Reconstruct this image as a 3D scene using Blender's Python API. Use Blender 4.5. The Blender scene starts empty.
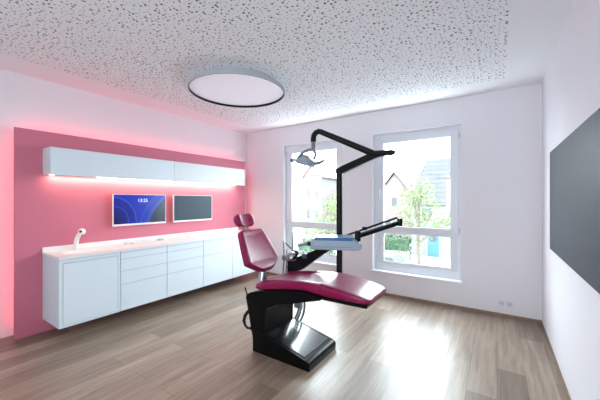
import bpy, bmesh, math, random
from mathutils import Vector, Matrix, Euler
from math import pi, sin, cos, atan, radians
random.seed(7)
S = bpy.context.scene
C = bpy.context.collection

# ---------------------------------------------------------------- materials
def lin(c):
    return tuple(((v/255)/12.92 if v/255 <= .04045 else ((v/255+.055)/1.055)**2.4) for v in c)+(1,)
def mat(name, rgb, rough=.5, metal=0, coat=0, emit=None, estr=1, bump=0, bscale=60, vary=0, spec=.5):
    m = bpy.data.materials.new(name); m.use_nodes = True
    nt = m.node_tree; b = nt.nodes['Principled BSDF']
    b.inputs['Base Color'].default_value = lin(rgb)
    b.inputs['Roughness'].default_value = rough
    b.inputs['Metallic'].default_value = metal
    b.inputs['Coat Weight'].default_value = coat
    b.inputs['Coat Roughness'].default_value = .08
    b.inputs['Specular IOR Level'].default_value = spec
    if emit:
        b.inputs['Emission Color'].default_value = lin(emit); b.inputs['Emission Strength'].default_value = estr
    if bump or vary:
        tc = nt.nodes.new('ShaderNodeTexCoord'); n = nt.nodes.new('ShaderNodeTexNoise')
        n.inputs['Scale'].default_value = bscale; n.inputs['Detail'].default_value = 4
        nt.links.new(tc.outputs['Object'], n.inputs['Vector'])
        if bump:
            bp = nt.nodes.new('ShaderNodeBump'); bp.inputs['Strength'].default_value = bump; bp.inputs['Distance'].default_value = .002
            nt.links.new(n.outputs['Fac'], bp.inputs['Height']); nt.links.new(bp.outputs['Normal'], b.inputs['Normal'])
        if vary:
            cr = nt.nodes.new('ShaderNodeValToRGB')
            c = lin(rgb)
            cr.color_ramp.elements[0].color = tuple(v*(1-vary) for v in c[:3])+(1,)
            cr.color_ramp.elements[1].color = tuple(min(1, v*(1+vary)) for v in c[:3])+(1,)
            cr.color_ramp.elements[0].position = .3; cr.color_ramp.elements[1].position = .7
            nt.links.new(n.outputs['Fac'], cr.inputs['Fac']); nt.links.new(cr.outputs['Color'], b.inputs['Base Color'])
    return m

M = {}
M['wall'] = mat('wall_paint', (231, 229, 234), .8, bump=.15, bscale=180)
M['ceil'] = mat('ceiling_paint', (236, 237, 240), .85)
M['white'] = mat('white_lacquer', (216, 222, 226), .42, spec=.35)
M['satin'] = mat('white_satin_lacquer', (214, 224, 232), .38)
M['top'] = mat('white_solid_surface', (236, 232, 232), .3)
M['upvc'] = mat('white_window_plastic', (224, 228, 234), .35)
M['sill'] = mat('white_sill', (238, 240, 244), .4)
M['rubber'] = mat('dark_gasket', (60, 66, 70), .6)
M['gap'] = mat('shadow_gap', (105, 118, 130), .7)
M['pink'] = mat('pink_panel', (203, 116, 136), .45, spec=.3)
M['black'] = mat('black_lacquer', (5, 5, 7), .3, spec=.2)
M['plate'] = mat('black_glossy_plate', (10, 12, 16), .26, spec=.7, coat=.6)
M['blackmat'] = mat('black_plastic', (8, 9, 12), .42, spec=.22)
M['vinyl'] = mat('burgundy_vinyl', (134, 0, 66), .33, coat=.25, spec=.4, bump=.06, bscale=120)
M['vinyl'].node_tree.nodes['Principled BSDF'].inputs['Coat Roughness'].default_value = .16
M['steel'] = mat('brushed_steel', (176, 180, 184), .3, 1)
M['grey'] = mat('grey_plastic', (118, 122, 130), .4)
M['lgrey'] = mat('light_grey_plastic', (205, 208, 212), .35)
M['traybody'] = mat('pale_blue_grey_shell', (146, 160, 178), .25, coat=.4)
M['blue'] = mat('blue_film', (8, 84, 146), .3, coat=.2)
M['hose'] = mat('grey_hose', (116, 120, 126), .45)
M['dhose'] = mat('dark_grey_hose', (70, 74, 80), .45)
M['tvoff'] = mat('matt_grey_display', (56, 59, 69), .5, spec=.22)
M['tvback'] = mat('display_housing', (60, 62, 68), .5)
M['diff'] = mat('white_diffuser', (240, 241, 248), .5, emit=(236, 240, 255), estr=.12)  # faint glow added to lift the diffuser's brightness
M['ringin'] = mat('ring_grey_white', (178, 182, 188), .5)
M['oaktrim'] = mat('oak_trim', (142, 118, 98), .5, vary=.15, bscale=25)
M['screenoff'] = mat('dark_screen', (44, 62, 78), .38, spec=.3)
M['reflector'] = mat('blue_grey_reflector', (150, 163, 174), .25)
M['mouse'] = mat('pale_grey_plastic', (178, 178, 184), .45)
M['socket'] = mat('socket_white', (226, 226, 232), .4)
M['socketd'] = mat('socket_recess', (205, 205, 212), .5)
M['ledr'] = mat('led_pink', (255, 90, 120), .5, emit=(255, 70, 105), estr=3)
M['ledw'] = mat('led_warm', (255, 230, 210), .5, emit=(255, 214, 184), estr=9)
M['dark'] = mat('sensor_black', (8, 8, 8), .2)

def node_mat(name):
    m = bpy.data.materials.new(name); m.use_nodes = True
    nt = m.node_tree
    return m, nt, nt.nodes['Principled BSDF']
def N(nt, t, **kw):
    n = nt.nodes.new(t)
    for k, v in kw.items(): setattr(n, k, v)
    return n
def math_n(nt, op, a, b=None):
    n = N(nt, 'ShaderNodeMath', operation=op)
    for i, v in enumerate((a, b)):
        if v is None: continue
        if isinstance(v, (int, float)): n.inputs[i].default_value = v
        else: nt.links.new(v, n.inputs[i])
    return n.outputs[0]

# floor: oak planks running towards the windows
m, nt, b = node_mat('oak_planks')
tc = N(nt, 'ShaderNodeTexCoord'); mp = N(nt, 'ShaderNodeMapping'); mp.inputs['Rotation'].default_value = (0, 0, pi/2)
nt.links.new(tc.outputs['Object'], mp.inputs['Vector'])
br = N(nt, 'ShaderNodeTexBrick'); br.offset = .37; br.offset_frequency = 2
br.inputs['Scale'].default_value = 1; br.inputs['Brick Width'].default_value = 1.25; br.inputs['Row Height'].default_value = .19
br.inputs['Mortar Size'].default_value = .0014; br.inputs['Mortar Smooth'].default_value = .1; br.inputs['Bias'].default_value = 0
br.inputs['Color1'].default_value = lin((134, 117, 101)); br.inputs['Color2'].default_value = lin((176, 157, 140)); br.inputs['Mortar'].default_value = lin((100, 80, 66))
nt.links.new(mp.outputs['Vector'], br.inputs['Vector'])
mp2 = N(nt, 'ShaderNodeMapping'); mp2.inputs['Scale'].default_value = (16, 1.1, 1)
nt.links.new(tc.outputs['Object'], mp2.inputs['Vector'])
n1 = N(nt, 'ShaderNodeTexNoise'); n1.inputs['Scale'].default_value = 1.6; n1.inputs['Detail'].default_value = 7; n1.inputs['Roughness'].default_value = .62; n1.inputs['Distortion'].default_value = .6
nt.links.new(mp2.outputs['Vector'], n1.inputs['Vector'])
r1 = N(nt, 'ShaderNodeValToRGB'); r1.color_ramp.elements[0].position = .3; r1.color_ramp.elements[1].position = .72
r1.color_ramp.elements[0].color = (.42, .37, .33, 1); r1.color_ramp.elements[1].color = (1.05, 1.04, 1.03, 1)
nt.links.new(n1.outputs['Fac'], r1.inputs['Fac'])
mx = N(nt, 'ShaderNodeMix', data_type='RGBA', blend_type='MULTIPLY'); mx.inputs[0].default_value = .85
nt.links.new(br.outputs['Color'], mx.inputs[6]); nt.links.new(r1.outputs['Color'], mx.inputs[7])
nt.links.new(mx.outputs[2], b.inputs['Base Color'])
b.inputs['Roughness'].default_value = .37; b.inputs['Specular IOR Level'].default_value = .85
bp = N(nt, 'ShaderNodeBump'); bp.inputs['Strength'].default_value = .12; bp.inputs['Distance'].default_value = .002
nt.links.new(n1.outputs['Fac'], bp.inputs['Height']); nt.links.new(bp.outputs['Normal'], b.inputs['Normal'])
M['floor'] = m

# perforated acoustic ceiling board with scattered round holes of several sizes
m, nt, b = node_mat('perforated_board')
tc = N(nt, 'ShaderNodeTexCoord')
def holes(scale, r0, r1_, off):
    mpp = N(nt, 'ShaderNodeMapping'); mpp.inputs['Location'].default_value = off
    nt.links.new(tc.outputs['Object'], mpp.inputs['Vector'])
    v = N(nt, 'ShaderNodeTexVoronoi', voronoi_dimensions='2D', feature='F1'); v.inputs['Scale'].default_value = scale; v.inputs['Randomness'].default_value = .85
    nt.links.new(mpp.outputs['Vector'], v.inputs['Vector'])
    sp = N(nt, 'ShaderNodeSeparateColor'); nt.links.new(v.outputs['Color'], sp.inputs[0])
    pw = math_n(nt, 'POWER', sp.outputs[0], 3.0)
    rad = math_n(nt, 'ADD', math_n(nt, 'MULTIPLY', pw, (r1_-r0)*scale), r0*scale)
    return math_n(nt, 'LESS_THAN', v.outputs['Distance'], rad)
h1 = holes(30, .0036, .0098, (0, 0, 0))
mx = N(nt, 'ShaderNodeMix', data_type='RGBA')
nt.links.new(h1, mx.inputs[0])
mx.inputs[6].default_value = lin((236, 237, 240)); mx.inputs[7].default_value = lin((84, 88, 96))
nt.links.new(mx.outputs[2], b.inputs['Base Color']); b.inputs['Roughness'].default_value = .85
M['perf'] = m

# monitor picture: plain blue curves
m, nt, b = node_mat('blue_screen')
tc = N(nt, 'ShaderNodeTexCoord'); sp = N(nt, 'ShaderNodeSeparateXYZ'); nt.links.new(tc.outputs['Generated'], sp.inputs[0])
u, v = sp.outputs[1], sp.outputs[2]
def dist(cx, cy, ax=1.0, ay=1.0):
    a_ = math_n(nt, 'MULTIPLY', math_n(nt, 'SUBTRACT', u, cx), 1.78*ax); c_ = math_n(nt, 'MULTIPLY', math_n(nt, 'SUBTRACT', v, cy), ay)
    return math_n(nt, 'SQRT', math_n(nt, 'ADD', math_n(nt, 'MULTIPLY', a_, a_), math_n(nt, 'MULTIPLY', c_, c_)))
def ramp(val, stops):
    r = N(nt, 'ShaderNodeValToRGB'); e = r.color_ramp.elements
    while len(e) < len(stops): e.new(.5)
    for el, (p_, c_) in zip(e, stops): el.position = p_; el.color = lin(c_)
    nt.links.new(val, r.inputs['Fac']); return r.outputs['Color']
c1 = ramp(dist(.0, .05, 1.2), [(0, (0, 4, 70)), (.54, (0, 20, 140)), (.56, (30, 90, 205)), (.58, (0, 22, 150)), (.84, (0, 26, 150)), (.86, (40, 110, 215)), (.89, (0, 36, 185))])
c2 = ramp(dist(1.25, -.75), [(0, (4, 34, 70)), (.97, (14, 50, 95)), (.985, (0, 60, 200)), (1, (0, 30, 160))])
d2 = dist(1.46, -.35)
f2 = math_n(nt, 'LESS_THAN', d2, 1.78)
c2 = ramp(math_n(nt, 'DIVIDE', d2, 1.78), [(0, (4, 26, 50)), (.8, (6, 34, 66)), (.825, (8, 40, 80)), (.835, (10, 80, 205)), (.9, (0, 40, 180)), (.985, (0, 52, 190)), (1, (40, 110, 215))])
mx = N(nt, 'ShaderNodeMix', data_type='RGBA'); nt.links.new(f2, mx.inputs[0]); nt.links.new(c1, mx.inputs[6]); nt.links.new(c2, mx.inputs[7])
b.inputs['Base Color'].default_value = (0, 0, 0, 1); b.inputs['Roughness'].default_value = .25
nt.links.new(mx.outputs[2], b.inputs['Emission Color']); b.inputs['Emission Strength'].default_value = .7
M['screen'] = m
M['clock'] = mat('clock_glow', (200, 220, 255), .5, emit=(180, 210, 255), estr=.7)

# window glass: clear with a weak mirror reflection
m = bpy.data.materials.new('window_glass'); m.use_nodes = True; nt = m.node_tree; nt.nodes.clear()
o = N(nt, 'ShaderNodeOutputMaterial'); t = N(nt, 'ShaderNodeBsdfTransparent'); g = N(nt, 'ShaderNodeBsdfGlossy'); g.inputs['Roughness'].default_value = .02
t.inputs['Color'].default_value = (.93, .96, .95, 1)
ms = N(nt, 'ShaderNodeMixShader'); ms.inputs[0].default_value = .05
nt.links.new(t.outputs[0], ms.inputs[1]); nt.links.new(g.outputs[0], ms.inputs[2]); nt.links.new(ms.outputs[0], o.inputs['Surface'])
M['glass'] = m

# outdoor materials
def tiles(name, c1_, c2_, mort, sx, sy, gen='Object', rot=(0, 0, 0), ms_=.02):
    m, nt, b = node_mat(name)
    tc = N(nt, 'ShaderNodeTexCoord'); mp = N(nt, 'ShaderNodeMapping'); mp.inputs['Rotation'].default_value = rot
    nt.links.new(tc.outputs[gen], mp.inputs['Vector'])
    br = N(nt, 'ShaderNodeTexBrick'); br.inputs['Scale'].default_value = 1; br.inputs['Brick Width'].default_value = sx; br.inputs['Row Height'].default_value = sy
    br.inputs['Mortar Size'].default_value = ms_
    br.inputs['Color1'].default_value = lin(c1_); br.inputs['Color2'].default_value = lin(c2_); br.inputs['Mortar'].default_value = lin(mort)
    nt.links.new(mp.outputs['Vector'], br.inputs['Vector']); nt.links.new(br.outputs['Color'], b.inputs['Base Color']); b.inputs['Roughness'].default_value = .9
    return m
M['rooftile'] = tiles('grey_roof_tiles', (54, 54, 56), (57, 57, 58), (36, 36, 38), 3.0, .42, rot=(pi/2, 0, 0), ms_=.04)
M['redroof'] = tiles('red_roof_tiles', (76, 64, 64), (80, 68, 68), (64, 56, 56), 1.2, .35, rot=(pi/2, 0, 0), ms_=.03)
M['brick'] = tiles('red_brick', (110, 94, 93), (114, 98, 96), (104, 94, 94), .5, .16, rot=(pi/2, 0, 0), ms_=.02)
M['paleroof'] = mat('weathered_pale_roof', (160, 146, 143), .9, vary=.08, bscale=2)
M['render'] = mat('pale_house_render', (98, 97, 96), .9, vary=.06, bscale=2)
M['cream'] = mat('cream_house_render', (90, 88, 84), .9, vary=.06, bscale=2)
M['bluedoor'] = mat('blue_door_paint', (44, 84, 130), .5)
M['hwin'] = mat('house_window_glass', (50, 52, 56), .5)
M['hframe'] = mat('house_window_frame', (120, 122, 124), .6)
M['leafA'] = mat('light_leaves', (80, 92, 50), .7, vary=.35, bscale=3)
M['leafB'] = mat('hedge_leaves', (44, 66, 44), .8, vary=.5, bscale=3)
M['bark'] = mat('tree_bark', (78, 68, 58), .9, vary=.3, bscale=12)
M['asphalt'] = mat('pale_asphalt', (120, 120, 122), .95, vary=.08, bscale=.7)
M['lawn'] = mat('lawn_green', (96, 114, 76), .95, vary=.2, bscale=2)
M['fence'] = mat('fence_wood', (120, 122, 116), .8)
M['carpaint'] = mat('car_blue_grey', (74, 92, 112), .3, coat=.8)
M['tyre'] = mat('tyre_rubber', (24, 24, 26), .8)

# ---------------------------------------------------------------- mesh helpers
def tagp(o, label=None, cat=None, group=None, kind=None):
    if label: o['label'] = label
    if cat: o['category'] = cat
    if group: o['group'] = group
    if kind: o['kind'] = kind
    return o
def worldloc(o):
    v = Vector((0, 0, 0))
    while o is not None: v += o.location; o = o.parent
    return v
def obj(name, bm, m, parent=None, label=None, sharp=35, smooth=True):
    if parent is not None:
        off = worldloc(parent); bmesh.ops.translate(bm, verts=bm.verts, vec=-off)
    bmesh.ops.recalc_face_normals(bm, faces=bm.faces)
    me = bpy.data.meshes.new(name); bm.to_mesh(me); bm.free()
    for mm in (m if isinstance(m, (list, tuple)) else [m]): me.materials.append(mm)
    if smooth:
        me.polygons.foreach_set('use_smooth', [True]*len(me.polygons))
        me.set_sharp_from_angle(angle=radians(sharp))
    o = bpy.data.objects.new(name, me); C.objects.link(o)
    if parent is not None: o.parent = parent
    if label: o['label'] = label
    if smooth: w_ = o.modifiers.new('normals', 'WEIGHTED_NORMAL'); w_.keep_sharp = True; w_.weight = 80
    return o
def thing(name, label, cat, loc=(0, 0, 0), group=None):
    o = bpy.data.objects.new(name, None); C.objects.link(o); o.location = loc; o.empty_display_size = .1
    return tagp(o, label, cat, group)
def struct(name, bm, m, label=None, **k):
    o = obj(name, bm, m, **k); o['kind'] = 'structure'
    if label: o['label'] = label
    return o
def B(): return bmesh.new()
def box(bm, x0, x1, y0, y1, z0, z1, bev=0, mx=None, seg=2, mi=0):
    vs = [bm.verts.new((x, y, z)) for x in (x0, x1) for y in (y0, y1) for z in (z0, z1)]
    F = [(0, 1, 3, 2), (4, 6, 7, 5), (0, 4, 5, 1), (2, 3, 7, 6), (0, 2, 6, 4), (1, 5, 7, 3)]
    fs = [bm.faces.new([vs[i] for i in f]) for f in F]
    for f in fs: f.material_index = mi
    if bev:
        es = list({e for f in fs for e in f.edges})
        r = bmesh.ops.bevel(bm, geom=es, offset=bev, segments=seg, affect='EDGES', profile=.5)
        vs = list({v for f in r['faces'] for v in f.verts} | {v for v in vs if v.is_valid})
    if mx is not None: bmesh.ops.transform(bm, matrix=mx, verts=[v for v in vs if v.is_valid])
    return vs
def prism(bm, pts, lo, hi, axis='y', bev=0, mx=None, seg=2):
    def P(p, t):
        if axis == 'y': return (p[0], t, p[1])
        if axis == 'x': return (t, p[0], p[1])
        return (p[0], p[1], t)
    a = [bm.verts.new(P(p, lo)) for p in pts]; c = [bm.verts.new(P(p, hi)) for p in pts]
    n = len(pts); fs = [bm.faces.new(a), bm.faces.new(c[::-1])]
    for i in range(n): fs.append(bm.faces.new((a[i], c[i], c[(i+1) % n], a[(i+1) % n])))
    vs = a+c
    if bev:
        es = list({e for f in fs for e in f.edges})
        r = bmesh.ops.bevel(bm, geom=es, offset=bev, segments=seg, affect='EDGES', profile=.5)
        vs = list({v for f in r['faces'] for v in f.verts} | {v for v in vs if v.is_valid})
    if mx is not None: bmesh.ops.transform(bm, matrix=mx, verts=[v for v in vs if v.is_valid])
def catmull(pts, k=6):
    P = [Vector(p) for p in pts]; out = []
    for i in range(len(P)-1):
        p0 = P[max(i-1, 0)]; p1 = P[i]; p2 = P[i+1]; p3 = P[min(i+2, len(P)-1)]
        for j in range(k):
            t = j/k
            out.append(.5*((2*p1)+(-p0+p2)*t+(2*p0-5*p1+4*p2-p3)*t*t+(-p0+3*p1-3*p2+p3)*t**3))
    out.append(P[-1]); return out
def tube(bm, pts, r, seg=10, smooth=0, mx=None):
    P = catmull(pts, smooth) if smooth else [Vector(p) for p in pts]
    n = len(P); rs = r if isinstance(r, (list, tuple)) else [r]*n
    if len(rs) != n: rs = [rs[0]+(rs[-1]-rs[0])*i/(n-1) for i in range(n)]
    rings = []; up = None
    for i in range(n):
        d = (P[min(i+1, n-1)]-P[max(i-1, 0)]).normalized()
        if up is None: up = Vector((0, 0, 1)) if abs(d.z) < .9 else Vector((1, 0, 0))
        s = d.cross(up).normalized(); up = s.cross(d).normalized()
        rings.append([bm.verts.new(P[i]+(s*cos(2*pi*k/seg)+up*sin(2*pi*k/seg))*rs[i]) for k in range(seg)])
    for a_, b_ in zip(rings, rings[1:]):
        for k in range(seg): bm.faces.new((a_[k], a_[(k+1) % seg], b_[(k+1) % seg], b_[k]))
    bm.faces.new(rings[0][::-1]); bm.faces.new(rings[-1])
    if mx is not None: bmesh.ops.transform(bm, matrix=mx, verts=[v for q in rings for v in q])
def lathe(bm, prof, seg=32, mx=None, closed=False):
    """prof: (radius, height) pairs round the z axis"""
    rings = []
    for r, z in prof:
        rings.append([bm.verts.new((r*cos(2*pi*k/seg), r*sin(2*pi*k/seg), z)) for k in range(seg)] if r > 1e-6 else [bm.verts.new((0, 0, z))])
    prs = list(zip(rings, rings[1:]))+([(rings[-1], rings[0])] if closed else [])
    for a_, b_ in prs:
        for k in range(seg):
            k2 = (k+1) % seg
            if len(a_) == 1 and len(b_) == 1: continue
            if len(a_) == 1: bm.faces.new((a_[0], b_[k], b_[k2]))
            elif len(b_) == 1: bm.faces.new((a_[k], a_[k2], b_[0]))
            else: bm.faces.new((a_[k], a_[k2], b_[k2], b_[k]))
    if not closed:
        if len(rings[0]) > 1: bm.faces.new(rings[0][::-1])
        if len(rings[-1]) > 1: bm.faces.new(rings[-1])
    if mx is not None: bmesh.ops.transform(bm, matrix=mx, verts=[v for q in rings for v in q])
def loft(bm, secs, mx=None):
    rings = [[bm.verts.new(p) for p in s] for s in secs]
    n = len(rings[0])
    for a_, b_ in zip(rings, rings[1:]):
        for k in range(n): bm.faces.new((a_[k], a_[(k+1) % n], b_[(k+1) % n], b_[k]))
    bm.faces.new(rings[0][::-1]); bm.faces.new(rings[-1])
    if mx is not None: bmesh.ops.transform(bm, matrix=mx, verts=[v for q in rings for v in q])
def padsec(w, t, dip=0, e=.36, n=40, flat=.55):
    """cross-section of a cushion: (across, up), top surface at up=0, hollow in the middle"""
    out = []
    for k in range(n):
        a_ = 2*pi*k/n; ca, sa = cos(a_), sin(a_)
        y = w*math.copysign(abs(ca)**e, ca); z = t/2*math.copysign(abs(sa)**e, sa)-t/2
        if sa > 0 and dip:
            q = abs(y/w); f = 1 if q < flat else max(0, 1-(q-flat)/(1-flat)*1.35)
            f = f*f*(3-2*f); z -= dip*f
        out.append((y, z))
    return out
def frame_mx(loc, rz=0, ry=0, rx=0):
    return Matrix.Translation(loc) @ Euler((rx, ry, rz), 'XYZ').to_matrix().to_4x4()
def duplicate(root, delta):
    def cp(o, parent):
        c = o.copy(); C.objects.link(c)
        if parent is not None: c.parent = parent
        for ch in list(o.children): cp(ch, c)
        return c
    r = cp(root, None); r.location = root.location+Vector(delta); return r

# ---------------------------------------------------------------- room
H = 2.75; XL = -4.2; XR = .4275; YB = 4.33; YR = -2.3; YG = 4.40
bm = B(); box(bm, XL-.2, XR+.2, YR-.2, YB+.3, -.12, 0); struct('floor', bm, M['floor'], smooth=False)
# ceiling: plain border and the perforated field as faces of one slab
bm = B(); PX0, PX1, PY1 = -3.75, .075, 3.93
xs = [XL-.2, PX0, PX1, XR+.2]; ys = [YR-.2, YR+.5, PY1, YB+.3]
for i in range(3):
    for j in range(3):
        f = bm.faces.new([bm.verts.new(p) for p in ((xs[i], ys[j], H), (xs[i+1], ys[j], H), (xs[i+1], ys[j+1], H), (xs[i], ys[j+1], H))])
        f.material_index = 1 if (i == 1 and j == 1) else 0
bmesh.ops.remove_doubles(bm, verts=bm.verts, dist=1e-5)
r = bmesh.ops.extrude_face_region(bm, geom=list(bm.faces))
bmesh.ops.translate(bm, verts=[v for v in r['geom'] if isinstance(v, bmesh.types.BMVert)], vec=(0, 0, .15))
struct('ceiling', bm, [M['ceil'], M['perf']], smooth=False)
bm = B(); box(bm, XL-.2, XL, YR-.2, YB+.3, 0, H); struct('wall_left', bm, M['wall'], smooth=False)
bm = B(); box(bm, XR, XR+.2, YR-.2, YB+.3, 0, H); struct('wall_right', bm, M['wall'], smooth=False)
W1 = (-3.265, -2.085); W2 = (-1.572, -.388); WZ = (.352, 2.402)
bm = B()
for x0, x1 in ((XL, W1[0]), (W1[1], W2[0]), (W2[1], XR)): box(bm, x0, x1, YB, YB+.3, 0, H)
for w in (W1, W2):
    box(bm, w[0], w[1], YB, YB+.3, 0, WZ[0]-.02); box(bm, w[0], w[1], YB, YB+.3, WZ[1], H)
struct('wall_back', bm, M['wall'], smooth=False)
W3 = (-1.5, .1); W3Z = (.9, 2.3)  # opening for an unseen window, added to let fill light in
bm = B()
box(bm, XL, W3[0], YR-.2, YR, 0, H); box(bm, W3[1], XR, YR-.2, YR, 0, H)
box(bm, W3[0], W3[1], YR-.2, YR, 0, W3Z[0]); box(bm, W3[0], W3[1], YR-.2, YR, W3Z[1], H)
struct('wall_rear', bm, M['wall'], smooth=False)

def window(n, x0, x1, handle_left):
    z0, z1 = WZ; y0, y1 = YG, YG+.07
    zt0, zt1 = .915, 1.02       # transom
    bm = B(); fw = .055
    box(bm, x0, x0+fw, y0, y1, z0, z1, .004); box(bm, x1-fw, x1, y0, y1, z0, z1, .004)
    box(bm, x0+fw, x1-fw, y0, y1, z1-fw, z1, .004); box(bm, x0+fw, x1-fw, y0, y1, z0, z0+fw+.04, .004)
    box(bm, x0+fw, x1-fw, y0, y1, zt0-.0, zt0+.055, .004)
    # glazing bead frame of the fixed lower light
    for a in ((x0+fw, x0+.14, z0+.09, zt0), (x1-.125, x1-fw, z0+.09, zt0)):
        box(bm, a[0], a[1], y0+.012, y1-.01, a[2], a[3], .003)
    box(bm, x0+.14, x1-.125, y0+.012, y1-.01, z0+.09, z0+.135, .003)
    w = struct('window_%d' % n, bm, M['upvc'])
    w['label'] = 'white two-part window with a tall sash above a low fixed pane'
    # sash
    bm = B(); s = .105; sx0, sx1, sz0, sz1 = x0+.045, x1-.035, zt0+.04, z1-.045
    box(bm, sx0, sx0+s, y0-.018, y0+.05, sz0, sz1, .005); box(bm, sx1-s+.01, sx1, y0-.018, y0+.05, sz0, sz1, .005)
    box(bm, sx0+s, sx1-s+.01, y0-.018, y0+.05, sz1-s+.012, sz1, .005); box(bm, sx0+s, sx1-s+.01, y0-.018, y0+.05, sz0, sz0+.07, .005)
    obj('window_sash', bm, M['upvc'], w)
    gx0, gx1, gz0, gz1 = sx0+s, sx1-s+.01, sz0+.07, sz1-s+.012
    def gasket(a0, a1, c0, c1, y):
        bm = B(); t = .006
        box(bm, a0, a0+t, y, y+.006, c0, c1); box(bm, a1-t, a1, y, y+.006, c0, c1)
        box(bm, a0+t, a1-t, y, y+.006, c0, c0+t); box(bm, a0+t, a1-t, y, y+.006, c1-t, c1)
        obj('window_gasket', bm, M['rubber'], w)
    gasket(gx0, gx1, gz0, gz1, y0+.004); gasket(x0+.14, x1-.125, z0+.135, zt0, y0+.02)
    bm = B(); box(bm, gx0, gx1, y0+.02, y0+.024, gz0, gz1); box(bm, x0+.14, x1-.125, y0+.04, y0+.044, z0+.135, zt0)
    obj('window_pane', bm, M['glass'], w, smooth=False)
    # handle, opposite the hinges
    hx = sx0+.05 if handle_left else sx1-.05
    bm = B(); box(bm, hx-.014, hx+.014, y0-.03, y0-.018, 1.50, 1.57, .004); tube(bm, [(hx, y0-.03, 1.55), (hx, y0-.052, 1.55)], .008)
    box(bm, hx-.01, hx+.01, y0-.062, y0-.047, 1.42, 1.562, .005); obj('window_handle', bm, M['lgrey'], w)
    hx = sx1+.005 if handle_left else sx0-.005
    for z in (zt0+.09, z1-.14):
        bm = B(); tube(bm, [(hx, y0-.024, z-.035), (hx, y0-.024, z+.035)], .009); box(bm, hx-.02, hx+.02, y0-.014, y0, z-.03, z+.03, .002)
        obj('window_hinge', bm, M['lgrey'], w)
    # inner sill and outer sill
    bm = B(); box(bm, x0-.02, x1+.01, YB-.03, YG+.005, z0-.022, z0, .004); obj('window_sill', bm, M['sill'], w)
    bm = B(); box(bm, x0, x1, YG+.07, YB+.34, z0-.03, z0-.01); obj('window_outer_sill', bm, M['lgrey'], w)
window(1, W1[0], W1[1], False)
window(2, W2[0], W2[1], True)
bm = B(); y0 = YR-.1
for a in ((W3[0], W3[0]+.06), (-.73, -.67), (W3[1]-.06, W3[1])): box(bm, a[0], a[1], y0-.06, y0, W3Z[0], W3Z[1], .004)
for z in (W3Z[0], W3Z[1]-.06): box(bm, W3[0], W3[1], y0-.059, y0-.001, z, z+.06, .004)
w3 = struct('window_3', bm, M['upvc'])  # unseen window behind the camera, added to brighten the room
bm = B(); box(bm, W3[0]+.06, W3[1]-.06, y0-.03, y0-.026, W3Z[0]+.06, W3Z[1]-.06); obj('window_pane', bm, M['glass'], w3, smooth=False)
# skirting
bm = B(); box(bm, XL, XR, YB-.012, YB, 0, .036, .002); struct('baseboard_back', bm, M['oaktrim'])
bm = B(); box(bm, XR-.008, XR, YR, YB-.012, 0, .03, .002); struct('baseboard_right', bm, M['oaktrim'])

# ---------------------------------------------------------------- pink panel with light strips behind
PF = -4.02
t = thing('wall_panel', 'large matt pink panel standing off the left wall with pink light glowing round its edges', 'wall panel', (PF-.015, 2.47, 0))
bm = B(); box(bm, PF-.03, PF, .851, 4.095, .004, 2.147, .002); obj('panel', bm, M['pink'], t)
bm = B(); box(bm, XL, PF-.03, .95, 1.0, .1, 2.03); box(bm, XL, PF-.03, 3.94, 3.99, .1, 2.03); box(bm, XL, PF-.03, 2.45, 2.5, .1, 2.03); obj('batten', bm, M['tvback'], t)
bm = B(); box(bm, PF-.045, PF-.03, .93, 4.0, 2.09, 2.1); box(bm, PF-.045, PF-.03, .89, .90, .05, 2.1); box(bm, PF-.045, PF-.03, 4.05, 4.06, .05, 2.1)
obj('light_strip', bm, M['ledr'], t)

def area(name, loc, rot, sx, sy, power, col, spread=pi):
    L = bpy.data.lights.new(name, 'AREA'); L.shape = 'RECTANGLE'; L.size = sx; L.size_y = sy; L.energy = power; L.color = col; L.spread = spread
    o = bpy.data.objects.new(name, L); C.objects.link(o); o.location = loc; o.rotation_euler = rot; return o
PK = (1, .0, .05)
xm = PF-.1
# strips shine outwards from behind the board onto the wall
def strip(name, loc, d, along, length, power):
    o = area(name, loc, (0, 0, 0), .04, length, power, PK)
    z = -Vector(d).normalized(); y = Vector(along); x = y.cross(z).normalized()
    o.rotation_euler = Matrix((x, y, z)).transposed().to_euler()
strip('strip_light_top', (xm, 2.47, 2.09), (-.6, 0, .8), (0, 1, 0), 3.1, 2.5)
strip('strip_light_front', (xm, .915, 1.07), (-.6, -.8, 0), (0, 0, 1), 2.0, .9)
strip('strip_light_far', (xm, 4.03, 1.07), (-.6, .8, 0), (0, 0, 1), 2.0, .7)

# ---------------------------------------------------------------- wall units
UB, UT = 1.672, 1.957
YU = [1.07, 2.456, 3.85]
LBL_U = ['plain front half of the white wall cabinet run, at its end away from the windows', 'glossy half of the white wall cabinet run, at its end nearest the windows']
for i in range(2):
    y0, y1 = YU[i], YU[i+1]-.004
    t = thing('wall_cabinet', LBL_U[i], 'wall cabinet', (PF+.12, (y0+y1)/2, UB), 'white wall cabinets over the worktop')
    bm = B(); box(bm, PF+.001, -3.80, y0, y1, UB+.012, UT, .002); obj('body', bm, M['satin'], t)
    bm = B(); box(bm, -3.798, -3.78, y0, y1, UB, UT, .002); obj('door', bm, M['white'] if i else M['satin'], t)
t = thing('under_cabinet_light', 'warm white light strip under the wall cabinets', 'light', (-3.93, 2.46, UB))
bm = B(); box(bm, -3.99, -3.96, 1.12, 3.80, UB+.004, UB+.0115, .001); obj('strip', bm, M['ledw'], t)
bm = B(); box(bm, -3.995, -3.955, 1.10, 3.82, UB+.0116, UB+.014); obj('channel', bm, M['lgrey'], t)
area('cabinet_light', (-3.975, 2.46, UB+.002), (0, radians(0), 0), .03, 2.7, 6.0, (1, .79, .5))
bm = B(); box(bm, -3.86, -3.81, 1.12, 1.50, UB-.007, UB+.0115, .002)
tagp(obj('light_controller', bm, M['lgrey']), 'slim grey box fixed under the wall cabinet near its left end', 'controller')

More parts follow.
